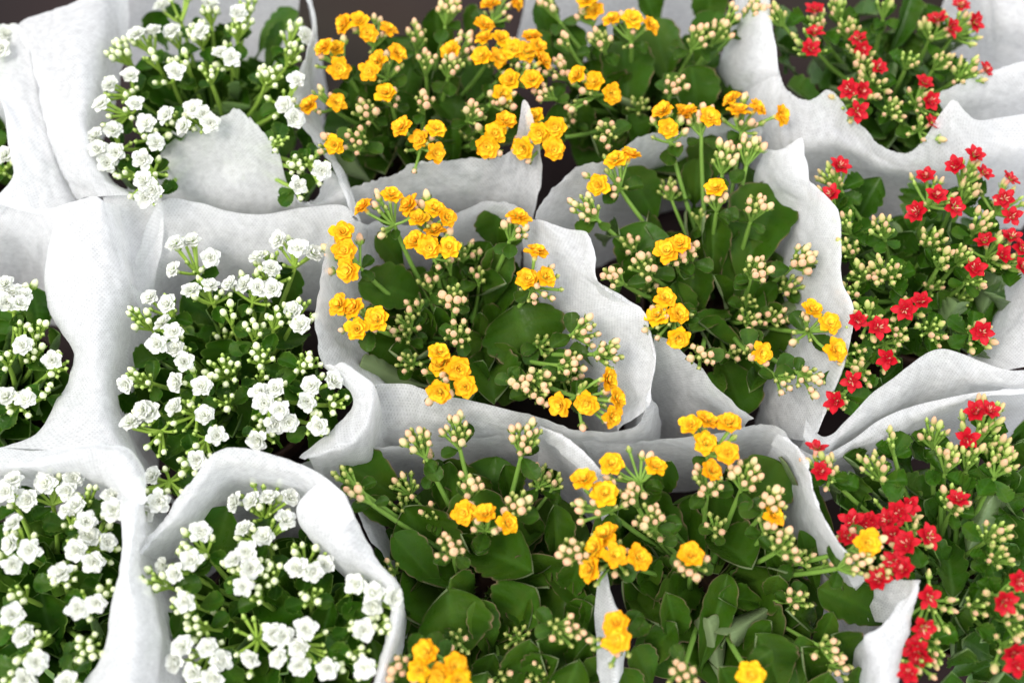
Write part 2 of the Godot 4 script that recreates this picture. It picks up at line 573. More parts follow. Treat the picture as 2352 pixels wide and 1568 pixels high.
# ---------- the plants ----------
# heads: drawing tile, x, y of the flower head, number of buds (negative: a young head low among the leaves), then x, y of each open flower
# blades: drawing tile, base x, y, tip x, y, width in mm (negative: its pale underside shows)
func plant(called: String, label: String, kind: String, cx: float, cy: float, top: float, size: float, heads: Array, blades: Array, fill: int, seed_: int, leaf_len := 0.05) -> void:
	var crown := at(cx, cy, 11.0)
	var o := thing(called, label, "plant", {"white": "white kalanchoes", "yellow": "yellow kalanchoes", "red": "red kalanchoes"}[kind])
	o.position = Vector3(crown.x, 0.001, crown.z)
	rng.seed = seed_
	part("pot", G["pot"], M["pot"], o)
	part("soil", G["soil"], M["soil"], o)
	for b in blades:
		var up := rng.randf_range(-0.6, 0.8)
		leaf_between(o, kind, tile_at(b[0], b[1], b[2], 12.3), tile_at(b[0], b[3], b[4], 15.2 + up), abs(b[5]) * 0.00099, rng.randf_range(-0.25, 0.25), b[5] < 0)
	for k in fill:
		var a := k * 2.39996 + rng.randf_range(-0.3, 0.3)
		var ring := float(k) / fill
		var el := lerpf(0.85, 0.15, ring) + rng.randf_range(-0.25, 0.3)
		var d := Vector3(cos(a) * cos(el), sin(el), sin(a) * cos(el))
		var L := leaf_len * rng.randf_range(0.8, 1.2) * lerpf(0.7, 1.05, ring)
		var base := crown + Vector3(cos(a), 0, sin(a)) * rng.randf_range(0.006, 0.018) + Vector3(0, lerpf(-0.004, -0.016, ring), 0)
		leaf_between(o, kind, base, base + d * L, L * rng.randf_range(0.62, 0.82), rng.randf_range(-0.75, 0.75))
	for h in heads:
		var young: bool = h[3] < 0
		var hh: float = top - 3.4 + rng.randf_range(-0.6, 0.6) if young else top + rng.randf_range(-0.5, 0.5)
		var fl := []
		for k in range(4, h.size(), 2):
			fl.append(tile_at(h[0], h[k], h[k + 1], hh + 0.3 + rng.randf_range(-0.55, 0.5)))
		cluster(o, kind, crown, tile_at(h[0], h[1], h[2], hh), fl, absi(h[3]), size, not young)

func build_plants() -> void:
	plant("white_kalanchoe", "white flowering plant behind the ragged paper flap near the top left corner", "white", 480, 290, 18.2, 0.90, [
		[0,118,2,4, 109,4], [0,141,4,6, 142,3], [0,167,3,7], [0,161,15,12, 161,9], [0,117,22,5, 116,21], [0,134,20,10, 135,21], [0,96,25,6, 92,23, 103,21],
		[0,80,34,11], [0,102,38,5], [0,156,35,8, 149,36, 156,39], [0,111,47,6, 118,48], [0,125,41,5], [0,141,48,8], [0,182,50,13], [0,199,22,9, 206,24], [0,198,36,7],
		[0,196,66,7, 200,54, 192,71, 199,80], [0,80,56,8, 88,51, 74,57], [0,78,72,10, 68,70, 91,70], [0,71,98,6, 76,88, 64,92, 66,101, 72,110, 78,103], [0,96,90,7, 98,83, 105,96],
		[0,97,116,7, 96,108, 97,122, 103,128], [0,132,79,6, 130,73, 137,77, 124,85, 142,83], [0,114,78,5, 112,78], [0,188,95,7], [0,200,112,8], [0,203,128,4, 201,125], [0,213,110,8, 217,115],
		[0,160,112,-5, 156,116, 168,112], [0,100,131,4, 98,133], [0,84,118,5]],
		[[0,120,80,94,46,31], [0,113,34,100,8,21], [0,128,44,106,36,18], [0,172,40,197,5,21], [0,180,54,190,14,17], [0,150,52,133,22,24], [0,172,90,178,66,12], [0,205,122,208,102,14],
		[0,92,130,78,113,18], [0,104,99,113,84,16], [0,158,72,162,56,9], [0,150,40,158,20,18], [0,190,70,196,44,18], [0,130,70,140,50,20], [0,178,110,190,92,18], [0,108,128,96,112,20], [0,112,112,90,100,20], [0,100,150,88,128,18], [0,206,138,212,120,16], [0,196,140,192,118,18], [0,206,104,212,84,14]], 34, 11, 0.055)
	plant("white_kalanchoe", "white flowering plant peeping from the opening at the left edge, above the middle", "white", -95, 400, 17.5, 1.0, [
		[0,2,26,4, 3,23, 0,33], [0,2,110,6, 3,105], [0,-8,118,8]], [], 16, 12)
	plant("white_kalanchoe", "large white flowering plant in the middle of the white column", "white", 545, 890, 18.2, 0.88, [
		[3,128,20,7, 118,13, 129,11, 142,22, 117,30], [3,202,16,6, 188,10, 201,15, 211,19], [3,182,28,9, 174,22, 183,29], [3,140,42,8, 129,44, 142,41], [3,170,41,6, 155,40, 165,40, 174,42, 184,43],
		[3,93,62,9], [3,108,52,4, 101,49, 113,53], [3,115,77,8, 110,66, 117,72, 106,80, 118,83, 124,92], [3,154,58,4], [3,200,58,12, 198,57, 203,67], [3,186,62,5], [3,171,70,6], [3,92,103,13, 85,107],
		[3,127,107,5, 119,106, 136,109], [3,150,97,18], [3,176,88,10], [3,176,100,4], [3,207,92,10], [3,228,120,8], [3,213,110,6, 210,108, 207,119, 225,105],
		[3,184,120,6, 175,113, 186,110, 189,124, 185,134, 178,120, 195,133], [3,176,140,7, 174,145], [3,213,134,9, 215,135], [3,98,127,5, 96,125, 102,126], [3,100,140,9, 88,133], [3,127,127,11, 118,123, 138,128],
		[3,134,145,8, 146,142], [3,151,119,6], [6,128,8,5, 133,6], [6,107,26,11, 103,17, 107,34, 98,42], [3,150,75,-6], [3,165,108,-7]],
		[[3,152,70,123,48,26], [3,166,74,153,47,19], [3,190,64,196,31,25], [3,209,74,187,79,15], [3,113,90,93,92,21], [3,145,110,158,76,27], [3,198,127,195,87,19], [3,130,152,105,129,23],
		[3,160,147,172,117,19], [3,96,128,79,115,15], [3,157,73,136,58,15], [3,178,76,160,50,20], [3,122,122,108,96,18], [3,148,132,132,112,18], [3,190,150,170,126,18], [3,208,160,220,130,18], [3,226,148,216,116,16],
		[3,182,112,166,88,20], [3,140,96,124,72,18], [3,112,158,128,140,16]], 36, 13, 0.055)
	plant("white_kalanchoe", "white flowering plant under the arched paper hood at the bottom", "white", 640, 1420, 18.6, 0.86, [
		[6,175,35,9, 159,35, 181,32, 196,32, 170,34], [6,177,52,8, 165,53, 178,58, 192,47], [6,131,62,6, 135,55], [6,118,77,6, 129,74, 110,78, 118,83], [6,163,80,9, 158,74, 166,68, 169,79, 164,92], [6,183,83,8],
		[6,207,72,9, 200,79, 219,77, 211,82], [6,123,102,8, 125,102], [6,132,119,7], [6,173,98,5], [6,210,98,7], [6,134,136,6, 123,132, 118,143, 149,142, 140,133], [6,133,151,7, 130,150, 143,153],
		[6,170,128,10, 169,140, 184,123, 191,125], [6,203,131,9, 202,133, 188,140, 206,120, 202,145], [6,224,147,5, 221,147], [7,13,92,3, 12,90], [7,28,99,8, 24,96, 37,99, 23,105], [7,14,119,7, 17,121], [7,31,119,5],
		[7,14,138,6], [7,18,146,7, 18,147], [6,103,88,8], [6,150,112,-5]],
		[[6,140,80,150,42,33], [6,168,101,199,110,27], [6,150,100,118,121,19], [6,172,140,180,160,21], [6,182,76,186,52,16], [6,160,70,168,58,14], [6,205,112,222,86,18], [6,216,140,222,104,18], [6,225,120,233,92,18],
		[6,112,140,104,120,18], [6,128,130,112,112,16], [6,150,136,136,116,20], [6,200,160,212,142,20], [7,10,150,4,110,18], [7,2,118,14,88,18], [6,146,104,136,86,18], [6,160,160,150,146,20]], 38, 14, 0.056)
	plant("white_kalanchoe", "white flowering plant in the bottom left corner", "white", 95, 1390, 18.4, 0.86, [
		[6,33,26,7, 30,22, 18,33, 49,19, 45,27], [6,58,30,7], [6,6,28,8, 4,28, 8,20], [6,75,32,6, 76,31, 76,40], [6,48,42,5, 46,40, 51,37], [6,60,60,8, 58,48, 60,58, 51,67, 63,75, 72,62], [6,11,64,8, 9,49, 7,63, 20,67, 8,77],
		[6,41,84,8, 41,83], [6,60,103,6, 52,107, 65,103], [6,12,97,6], [6,7,115,5, 8,111], [6,20,134,8, 16,125, 24,143], [6,59,134,11], [6,9,153,7, 16,155], [6,46,155,4, 45,156], [6,74,94,6]],
		[[6,45,62,12,37,19], [6,40,137,28,95,29], [6,54,106,62,85,21], [6,62,50,72,36,14], [6,30,80,14,60,18], [6,36,100,10,92,18], [6,20,124,4,104,18], [6,60,150,50,132,18], [6,44,92,30,80,16], [6,70,126,62,110,16]], 38, 15, 0.056)
	plant("white_kalanchoe", "white flowering plant at the left edge, half way down", "white", -30, 905, 18.0, 0.88, [
		[3,8,48,7, 3,40, 10,45, 15,48, 4,52, 13,53], [3,12,76,6, 15,81], [3,24,70,6], [3,22,86,7], [3,4,89,7], [3,37,92,9, 35,91], [3,31,112,3], [3,12,119,8, 4,116, 17,117]],
		[[3,26,80,20,43,25], [3,36,90,44,73,17], [3,22,112,30,94,18], [3,14,106,12,88,16], [3,28,128,22,110,16]], 36, 16, 0.055)
	plant("yellow_kalanchoe", "yellow flowering plant against the bare bench at the top, left of centre", "yellow", 950, 300, 18.6, 1.0, [
		[0,225,36,6, 219,32, 227,33, 229,46], [1,20,20,7, 4,16, 14,14, 20,22, 34,20], [1,30,44,6, 27,41, 21,48, 40,36], [0,217,67,5, 227,69, 209,71], [1,34,65,8, 32,63], [1,18,74,12], [1,58,69,8], [1,53,22,9], [1,60,41,8],
		[1,82,30,10, 76,34], [1,77,43,11], [1,75,4,10], [1,109,3,7, 103,3, 120,1], [1,108,30,8, 99,17, 99,26, 110,26, 108,39, 97,38], [1,126,33,6, 118,33, 127,35, 135,31, 131,25],
		[1,128,50,6, 138,41, 116,54, 131,54], [1,110,64,12, 111,64], [1,92,76,9], [1,56,97,8, 43,86, 55,94, 66,87, 66,103], [1,106,91,7, 113,82, 106,90, 100,99], [1,12,93,12], [1,88,91,-6], [1,30,80,-6], [0,222,97,4, 226,98]],
		[[1,72,48,66,5,25], [1,45,80,50,37,27], [1,76,78,64,48,25], [1,95,84,93,35,27], [1,90,98,64,65,27], [1,50,97,40,62,23], [1,22,124,1,94,-25], [1,78,118,77,84,15], [1,12,88,6,53,23], [1,30,104,32,72,12],
		[1,36,112,22,96,18], [1,62,118,56,92,18], [1,120,90,112,62,20], [1,104,112,96,86,18], [1,86,30,92,4,16], [1,28,60,30,40,18]], 22, 21, 0.066)
	plant("yellow_kalanchoe", "yellow flowering plant with big glossy leaves at the top, right of centre", "yellow", 1490, 250, 18.4, 1.0, [
		[1,136,91,8, 133,79, 136,90, 147,86, 125,100, 146,101], [1,168,5,5, 173,7, 168,0], [1,198,17,9, 185,13, 199,13, 211,17], [1,177,25,12], [1,153,27,4], [1,149,47,11], [1,170,59,9, 162,51, 173,55, 185,63], [1,139,62,8],
		[1,156,80,-7], [1,181,89,12], [1,204,70,-10], [1,228,56,10], [2,16,23,12], [2,31,19,10], [2,54,6,11], [2,38,9,4], [1,143,3,5]],
		[[1,145,32,137,0,23], [1,158,62,152,16,31], [1,195,88,193,28,42], [1,225,62,212,13,35], [1,140,56,133,20,23], [2,15,86,10,44,36], [2,30,66,54,52,19], [2,15,52,28,7,31], [2,25,26,24,-8,29], [1,176,70,170,40,22],
		[1,164,98,158,68,22], [1,205,104,196,78,24], [1,150,100,148,72,18], [1,222,90,228,66,20], [2,40,62,52,60,-14], [1,215,20,205,-8,24], [1,180,112,172,92,20]], 22, 22, 0.066)
	plant("yellow_kalanchoe", "yellow flowering plant ringed by its own paper in the centre of the picture", "yellow", 1060, 770, 19.0, 1.02, [
		[1,32,140,9, 17,140, 36,132], [1,60,144,9, 48,139, 54,148, 65,141, 73,147], [1,120,151,6, 122,147], [4,62,12,6, 52,11, 62,15, 65,4, 75,15], [4,6,20,7, 4,17, 7,30, 3,5], [4,84,17,-11], [4,75,25,-3], [4,94,20,-3],
		[4,77,48,12], [4,60,39,-6], [4,96,33,-5], [4,137,34,10, 134,18, 128,36, 140,35], [4,15,65,7, 11,56, 26,63, 13,70, 1,54], [4,46,66,-11], [4,44,75,-6], [4,52,55,-6], [4,48,92,-10], [4,81,73,12],
		[4,72,100,11, 68,86, 81,97, 70,94, 69,112, 86,109], [4,140,80,-8], [4,167,71,12], [4,183,86,12], [4,157,94,11], [4,157,104,-8], [4,135,104,15], [4,170,118,10, 182,104, 168,120, 150,121, 188,117, 185,129], [4,123,108,5], [4,138,115,5]],
		[[4,62,54,17,38,32], [4,90,52,103,11,25], [4,100,60,111,14,24], [4,86,49,112,38,17], [4,62,68,36,43,30], [4,135,103,118,55,58], [4,150,120,150,85,27], [4,126,108,107,81,15], [4,100,87,106,118,36], [4,63,109,13,93,-21],
		[4,108,17,108,-14,31], [4,96,87,97,61,11], [4,184,126,204,117,24], [4,46,32,25,7,23], [4,60,80,58,56,16], [4,70,74,66,56,14], [4,118,18,125,8,12], [4,92,96,88,72,18], [4,168,128,160,104,22], [4,176,100,166,84,14],
		[4,58,96,36,84,20], [4,92,118,96,94,20], [4,116,40,114,22,16]], 20, 23, 0.062)
	plant("yellow_kalanchoe", "yellow flowering plant with broad upright leaves, right of centre", "yellow", 1650, 690, 18.8, 1.02, [
		[1,222,82,9, 220,75, 223,87, 233,76], [2,17,77,7, 9,76, 23,79], [2,47,74,10, 38,67, 42,75, 55,73, 71,78], [1,184,116,12, 176,125, 188,108, 197,105], [1,167,139,14], [2,29,131,9, 27,127], [1,224,127,-11], [2,33,104,12], [2,51,98,10],
		[2,55,138,10], [2,39,144,-4], [2,17,146,-5], [4,197,12,-7], [4,186,35,8], [4,206,27,12], [4,207,40,-9], [4,226,18,7, 222,17, 231,13], [4,224,61,8, 221,49, 216,61, 230,60, 230,76], [5,9,18,7], [5,55,29,12], [5,87,21,12],
		[5,99,71,9, 92,57, 104,66, 108,84], [5,54,87,8, 58,86], [5,37,87,-6], [5,49,63,-9], [5,68,62,-10], [5,78,40,-10], [5,51,51,-5], [5,91,103,12], [5,74,105,7], [5,17,88,9], [4,219,58,5]],
		[[1,215,154,195,114,29], [2,12,130,28,92,35], [2,12,142,14,107,23], [2,40,107,34,85,21], [5,42,47,70,-26,48], [5,45,62,50,9,37], [5,12,68,8,24,27], [5,24,42,24,-8,21], [5,34,59,26,34,14], [5,50,64,67,40,15], [5,50,80,98,41,-17],
		[5,48,86,17,65,17], [5,40,57,9,71,15], [5,28,83,46,122,36], [4,200,42,208,-1,40], [4,203,52,205,17,25], [4,190,47,184,27,13], [5,70,84,84,92,14], [4,232,70,230,40,20], [5,62,70,76,58,16], [5,56,100,50,112,14],
		[1,226,160,212,150,28], [2,46,112,46,98,12], [4,180,14,190,6,18], [5,30,96,24,116,16], [2,60,122,44,128,20]], 20, 24, 0.062)
	plant("yellow_kalanchoe", "yellow flowering plant at the bottom, left of the thin paper strip", "yellow", 1110, 1330, 18.6, 1.02, [
		[4,80,138,12], [4,54,145,11], [4,127,143,15], [7,99,47,7, 85,42, 100,43, 114,49], [7,88,23,9], [7,121,36,11], [7,45,23,-12], [7,41,37,-6], [7,75,65,10], [7,138,18,-11], [7,148,20,-5], [7,61,6,-3], [7,13,28,5], [7,3,17,6], [7,63,42,-5],
		[7,34,80,-6], [7,68,147,5, 60,136, 55,148, 79,145, 70,153, 81,155], [7,40,145,7], [7,80,131,-11], [7,123,128,-13], [7,153,121,14], [7,137,151,-10], [7,110,155,-6]],
		[[7,47,34,2,7,36], [7,72,48,75,8,19], [7,119,44,70,9,21], [7,63,56,19,34,17], [7,71,95,39,57,25], [7,82,66,133,83,36], [7,78,142,74,94,46], [7,112,124,132,93,38], [7,102,142,95,100,21], [7,146,77,146,37,21], [7,128,66,165,104,15],
		[7,120,37,112,9,19], [7,100,42,92,18,20], [7,88,68,82,56,11], [7,133,60,133,44,14], [7,98,158,106,136,18], [7,118,160,130,128,28], [7,150,150,136,130,26], [7,150,34,138,14,18], [7,60,24,68,8,12], [7,92,100,76,86,22],
		[7,128,160,150,140,22], [7,150,172,162,142,26], [7,60,172,50,150,26], [7,90,174,100,150,26], [7,158,150,166,122,20], [7,156,100,164,74,18], [7,30,150,22,128,18], [7,46,130,38,106,18], [7,166,158,172,128,24], [7,150,122,168,108,20], [7,158,142,178,152,20]], 26, 25, 0.068)
	plant("yellow_kalanchoe", "yellow flowering plant at the bottom, right of the thin paper strip", "yellow", 1640, 1330, 19.4, 1.02, [
		[7,199,12,10, 185,9, 214,11], [7,176,34,11, 166,20, 180,29], [7,197,30,6], [7,180,70,9, 181,57, 174,66, 187,71, 203,72, 171,80], [7,160,67,10], [7,210,45,12], [7,214,56,-5], [7,187,130,11, 188,117, 188,127], [8,12,76,10, 10,71],
		[5,22,143,5, 10,135, 21,132, 36,134, 20,147, 35,154], [8,22,19,12, 24,14], [8,48,16,13], [8,66,33,11], [8,66,49,6, 66,44], [8,75,64,13], [8,28,50,-8], [8,83,102,-9], [8,86,73,-6], [8,131,63,8, 130,62], [8,122,77,8], [8,107,76,-6],
		[8,51,152,4, 51,152], [8,5,151,10], [8,104,134,-10], [8,111,148,-6]],
		[[7,188,81,216,113,19], [8,45,42,70,7,42], [8,18,58,52,81,36], [8,15,152,35,83,21], [8,59,103,30,99,17], [8,74,99,34,125,-17], [8,30,159,22,114,-19], [8,70,162,55,125,31], [8,143,119,101,93,31], [8,111,74,72,4,17],
		[7,196,62,192,34,22], [7,222,60,200,44,24], [7,214,96,206,70,20], [8,96,98,86,56,14], [8,76,90,60,62,18], [8,92,136,106,112,14], [8,96,160,84,132,22], [8,122,150,104,124,24], [7,230,130,222,96,20], [7,206,150,226,120,20],
		[7,212,34,224,10,20], [8,96,70,110,88,16], [8,44,146,62,118,16], [8,116,100,110,82,14], [7,180,166,168,140,24], [7,170,130,172,100,18], [7,198,170,192,146,22], [8,40,170,30,146,22], [8,90,172,104,150,24], [8,118,172,124,146,22], [8,86,30,82,2,16], [7,174,104,180,80,16], [7,188,158,174,170,22], [7,212,162,200,132,22], [8,84,162,98,140,22], [8,62,100,70,84,16], [8,92,118,76,108,18]], 26, 26, 0.068)
	plant("red_kalanchoe", "red flowering plant at the top right", "red", 2040, 210, 18.2, 0.92, [
		[2,95,12,10, 94,7], [2,92,27,9, 94,22, 91,33], [2,126,32,7, 123,26, 126,33], [2,117,17,10], [2,109,5,8], [2,134,53,13, 137,46], [2,123,64,13, 117,60, 126,61, 123,75], [2,147,74,12], [2,178,17,9, 177,13, 186,19], [2,195,15,14, 193,4, 202,15],
		[2,181,40,7], [2,159,40,8], [2,200,47,15, 209,47], [2,167,67,13, 168,56, 172,68], [2,169,87,7, 173,83], [2,67,9,10], [2,142,1,5], [2,128,43,8]],
		[[2,107,74,79,55,23], [2,74,50,72,3,19], [2,112,11,135,6,21], [2,144,40,158,-3,19], [2,165,34,168,2,25], [2,150,68,149,40,21], [2,89,39,69,29,11], [2,100,48,92,36,14], [2,104,36,116,28,16], [2,182,40,166,26,18],
		[2,188,34,184,26,14], [2,182,56,160,48,16], [2,156,78,158,60,14], [2,184,66,178,50,14], [2,140,92,150,70,18], [2,82,52,72,40,16], [2,120,52,104,40,16]], 38, 31, 0.05)
	plant("red_kalanchoe", "red flowering plant at the right edge, half way down", "red", 2130, 660, 18.2, 0.92, [
		[2,107,117,13, 111,112], [2,102,133,10, 105,131], [2,173,128,10, 169,119, 176,132, 188,140, 163,143], [2,198,114,10, 189,112, 202,105, 208,117], [2,225,134,10, 226,121, 222,134, 227,146], [2,199,128,8], [2,208,149,10], [2,140,153,10], [2,114,150,8],
		[5,116,15,9], [5,218,15,10, 209,11, 221,20, 227,8], [5,203,33,8, 202,29], [5,233,22,3, 234,16, 235,28], [5,174,8,12], [5,195,20,9], [5,181,23,7], [5,143,31,16], [5,126,33,10], [5,118,45,8], [5,158,56,11, 155,57, 166,51], [5,128,63,12, 123,64, 137,69],
		[5,140,81,9, 143,90], [5,174,71,13], [5,175,40,-7], [5,196,47,-8], [5,206,73,14, 207,72], [5,121,99,11, 119,105], [5,110,118,6, 108,119], [5,150,74,8], [5,122,86,6]],
		[[2,120,154,138,120,23], [2,158,160,176,126,42], [5,190,32,186,-2,16], [5,114,26,146,14,18], [5,205,63,218,31,-21], [5,172,80,190,54,-16], [5,166,40,176,28,12], [5,148,52,134,38,16], [5,160,46,172,34,14], [5,150,88,166,70,18],
		[5,186,66,180,46,16], [5,136,108,152,90,16], [5,170,24,186,10,16], [5,150,24,160,4,20], [5,204,92,196,78,14], [5,192,88,188,62,12], [5,130,52,118,30,16], [5,160,84,152,76,12], [5,200,52,204,40,12], [5,128,120,138,104,14],
		[5,220,60,206,46,14]], 40, 32, 0.05)
	plant("red_kalanchoe", "red flowering plant in the bottom right corner", "red", 2200, 1310, 18.2, 0.92, [
		[8,98,10,10, 98,14, 95,-1], [5,213,127,10, 203,126, 212,125], [5,205,140,14, 197,144], [5,175,138,10], [5,145,144,4], [5,184,154,6], [5,220,151,11], [8,135,11,13], [8,184,4,9], [8,200,2,7], [8,222,7,11], [8,190,33,12, 191,33],
		[8,147,43,6, 158,37, 151,42, 143,47, 131,48], [8,124,54,5, 119,48, 116,58, 127,50], [8,160,58,8, 171,58, 156,63, 147,57], [8,148,79,6, 148,76, 154,80], [8,137,84,4, 137,87], [8,216,56,14], [8,220,71,10], [8,225,98,10, 222,102, 232,88], [8,204,106,8],
		[8,173,102,13, 171,99, 167,119], [8,171,133,13, 162,134, 165,138], [8,163,149,7, 157,150], [8,228,135,8, 229,137, 230,145], [8,230,118,9]],
		[[8,112,48,116,12,21], [8,184,37,156,19,17], [8,195,74,215,31,-23], [8,182,54,188,95,19], [8,202,30,232,18,17], [8,142,34,124,20,16], [8,126,46,112,34,16], [8,176,18,190,22,14], [8,206,18,222,22,14], [8,176,50,170,34,14],
		[8,146,64,132,74,16], [8,206,86,194,104,16], [8,210,120,190,112,18], [8,214,140,196,128,20], [8,186,128,196,108,14], [8,184,146,198,138,16], [8,156,34,146,28,12], [8,222,84,208,78,14], [8,170,82,160,72,16], [8,184,84,176,62,16],
		[5,140,150,156,158,16], [8,218,116,208,128,16], [8,228,44,218,30,16], [8,200,150,216,152,18], [8,162,84,170,88,10], [8,150,34,138,26,12], [8,124,20,110,4,18], [8,108,34,98,20,16], [8,160,16,150,2,18], [8,136,40,120,50,16], [8,176,168,186,146,22], [8,210,168,222,150,22], [8,230,160,236,136,20], [5,150,160,136,150,18], [5,190,164,176,152,18], [5,230,150,240,130,22], [8,230,12,238,-6,22], [8,228,30,240,8,20], [5,222,164,234,146,18], [5,170,160,158,146,16]], 42, 33, 0.055)

# ---------- the wraps ----------
func wrapping(label: String, cx: float, cy: float) -> Node3D:
	var o := thing("paper_wrap", label, "wrap", "white fleece wraps")
	var p := at(cx, cy, 11.0)
	o.position = Vector3(p.x, 0.001, p.z)
	return o

func build_wraps() -> void:
	var w := wrapping("white fleece wrap with a ragged flap in front of the top left white plant", 480, 290)
	sheet(w, [[265,-40,14, 400,-40,14, 550,-40,14, 690,-30,15], [270,50,10, 400,50,8.5, 550,50,8.5, 680,60,10], [290,150,4, 400,160,3, 540,160,3, 670,160,4]])
	sheet(w, [[235,400,17, 285,432,16, 330,441,15.6, 362,446,15.5, 372,340,16, 402,303,17, 478,288,17.5, 545,252,18, 600,296,17.5, 640,345,17, 662,420,16, 690,463,15.5, 722,458,16, 750,400,17, 772,404,17.3],
		[245,425,16, 290,445,15.5, 330,452,15.2, 360,456,15, 370,400,15.2, 420,385,15.5, 488,375,15.8, 550,370,16, 608,388,15.8, 652,415,15.4, 672,448,15.2, 698,468,15.2, 730,465,15.5, 765,430,16.3, 785,425,16.8],
		[260,460,15, 295,462,14.8, 335,466,14.7, 362,470,14.5, 375,475,14, 425,475,13.5, 490,480,13.5, 555,488,13.5, 615,487,13.5, 660,480,13.8, 685,478,14.2, 710,480,14.6, 745,478,14.8, 780,468,15.5, 800,455,16.2],
		[240,540,9, 300,545,8, 345,550,7, 370,555,7, 400,560,6, 440,560,6, 495,565,6, 555,570,6, 610,570,6, 655,565,6, 685,560,7, 715,560,7, 745,560,7, 780,550,8, 800,540,9]], "B", 0.007)
	sheet(w, [[40,62,17, 90,32,18, 150,8,18.5, 240,-30,18, 300,-40,15], [70,130,17.5, 120,112,18.5, 180,92,19, 248,80,17.5, 292,90,13], [90,220,17.5, 140,210,18.5, 190,202,19, 228,205,17, 265,235,13],
		[115,320,17, 150,310,18.3, 185,300,18.7, 205,305,17.5, 232,345,13], [142,400,16.5, 180,398,18, 215,398,18, 248,412,17, 275,440,13], [182,462,16, 222,452,17.5, 270,447,17.4, 322,446,16.6, 366,455,14.5]], "L")
	sheet(w, [[690,-40,18, 713,40,18.5, 701,110,18, 682,190,18, 668,255,17.6, 700,300,17.6, 740,345,17.6, 770,400,17.6, 790,450,17.6, 806,498,17.6],
		[700,-40,17, 722,40,17.5, 713,110,17, 703,190,16.6, 712,255,16.2, 752,320,16, 782,378,16.2, 800,420,16.4, 812,462,16.6, 818,505,16.6], [705,10,12, 728,90,12, 722,160,11, 722,240,11, 740,310,10, 780,370,10, 800,430,10, 815,470,10, 825,510,11, 830,550,12]], "B")
	w = wrapping("white fleece sheet at the left edge with a round opening, above the middle", -95, 400)
	sheet(w, [[-60,80,16, 5,62,17, 40,56,17.5, 74,110,17], [-60,190,16, 20,180,17, 60,190,17, 96,225,16.5], [2,233,17.5, 45,280,17.3, 85,300,17, 120,332,16.5], [22,330,17.5, 65,360,17.3, 105,380,16.8, 145,402,16],
		[24,400,17.5, 70,430,17, 120,450,16.5, 168,455,15.5], [-30,464,17.5, 40,480,17, 110,492,16.3, 185,475,15.5]], "LR")
	w = wrapping("white fleece wrap with broad bright folds, left of the middle white plant", 545, 890)
	sheet(w, [[310,600,16, 366,466,16.8, 450,464,16.2, 520,484,16, 600,492,16, 700,476,16.4, 788,472,17, 812,505,17], [320,640,14.5, 378,535,15.6, 455,532,15.3, 522,545,15.1, 600,550,15.1, 690,540,15.3, 760,535,15.6, 795,555,16],
		[325,700,12.5, 400,625,13.2, 465,615,13, 525,622,12.8, 600,628,12.8, 680,622,12.8, 740,625,13, 775,635,13.5], [350,770,5, 430,720,4, 480,710,4, 530,715,4, 600,720,4, 670,715,4, 720,715,4, 755,720,5]])
	sheet(w, [[128,484,18, 165,463,19, 212,450,19.5, 245,463,19, 290,480,15.5], [108,600,17.5, 150,590,19, 215,580,19.5, 272,605,18.5, 318,690,15.5], [106,690,17, 160,682,18.5, 225,662,19, 292,668,17.5, 338,692,14.5],
		[166,800,17, 192,792,18.5, 232,782,18.5, 276,782,17, 305,765,14.5], [150,880,16.6, 182,880,18, 222,872,18.5, 256,880,17.6, 274,888,15.2], [90,985,16.6, 150,962,18, 215,952,18.8, 256,960,18, 274,955,15.8], [-10,1032,17, 115,1030,18.5, 215,1022,19, 288,1030,18.6, 328,1062,17]], "LR")
	sheet(w, [[235,452,17.2, 272,447,17, 322,450,16.6, 372,460,16.6], [258,530,16.9, 296,530,16, 336,530,15.6, 372,540,15.9], [282,612,16.6, 310,620,15.4, 336,622,15, 358,622,15], [310,692,15.6, 326,697,14.4, 338,702,14, 350,704,13]])
	sheet(w, [[735,832,18, 770,860,18.2, 810,900,18.3, 812,930,18, 770,985,17.5, 720,1020,17, 688,1052,16.5], [762,840,18.5, 802,870,19, 836,908,19, 838,950,18.7, 802,1008,18, 745,1034,17.5, 700,1056,17], [800,850,18, 835,878,18.5, 862,902,18.5, 856,965,18, 832,1025,17, 770,1046,16.8, 715,1062,16.4]], "B")
	w = wrapping("white fleece sheet behind the white plant at the left edge", -30, 905)
	sheet(w, [[-60,460,16.4, 0,466,16.4, 45,462,16.4, 90,482,16.6, 150,470,16.8], [-60,550,14.6, 0,552,14.6, 50,550,14.6, 92,565,15, 140,580,15.5], [-60,665,8.5, 10,660,8.5, 60,660,8.5, 95,672,9, 130,690,11], [-60,740,3, 10,735,3, 60,735,3, 95,740,3, 130,750,4]])
	w = wrapping("white fleece wrap whose twisted edge hangs between the two bottom left white plants", 95, 1390)
	sheet(w, [[-60,1020,17.6, 60,1030,18.4, 150,1018,19, 240,1015,19.4, 300,1030,19.2, 334,1075,18.4], [-60,1060,18.6, 50,1060,19.2, 150,1042,19.8, 235,1035,20.2, 292,1060,20.4, 337,1112,19.6],
		[-60,1098,18, 40,1086,18.4, 120,1086,18.4, 200,1090,18.4, 262,1110,19.6, 332,1150,19.8], [-60,1130,13, 40,1120,13, 120,1118,13, 195,1120,14, 262,1140,17, 322,1180,18]], "B")
	sheet(w, [[258,1096,16.5, 292,1085,17, 334,1105,16.5], [266,1150,18.6, 300,1142,19.4, 334,1145,18.8], [280,1220,19.2, 302,1220,20.8, 326,1222,19.6], [266,1320,19, 292,1315,21, 325,1300,19.2], [246,1420,19, 300,1400,21, 352,1368,19.2], [226,1500,18.4, 290,1480,21, 362,1465,19.2], [165,1600,17, 275,1610,21, 350,1610,18.4]], "LR")
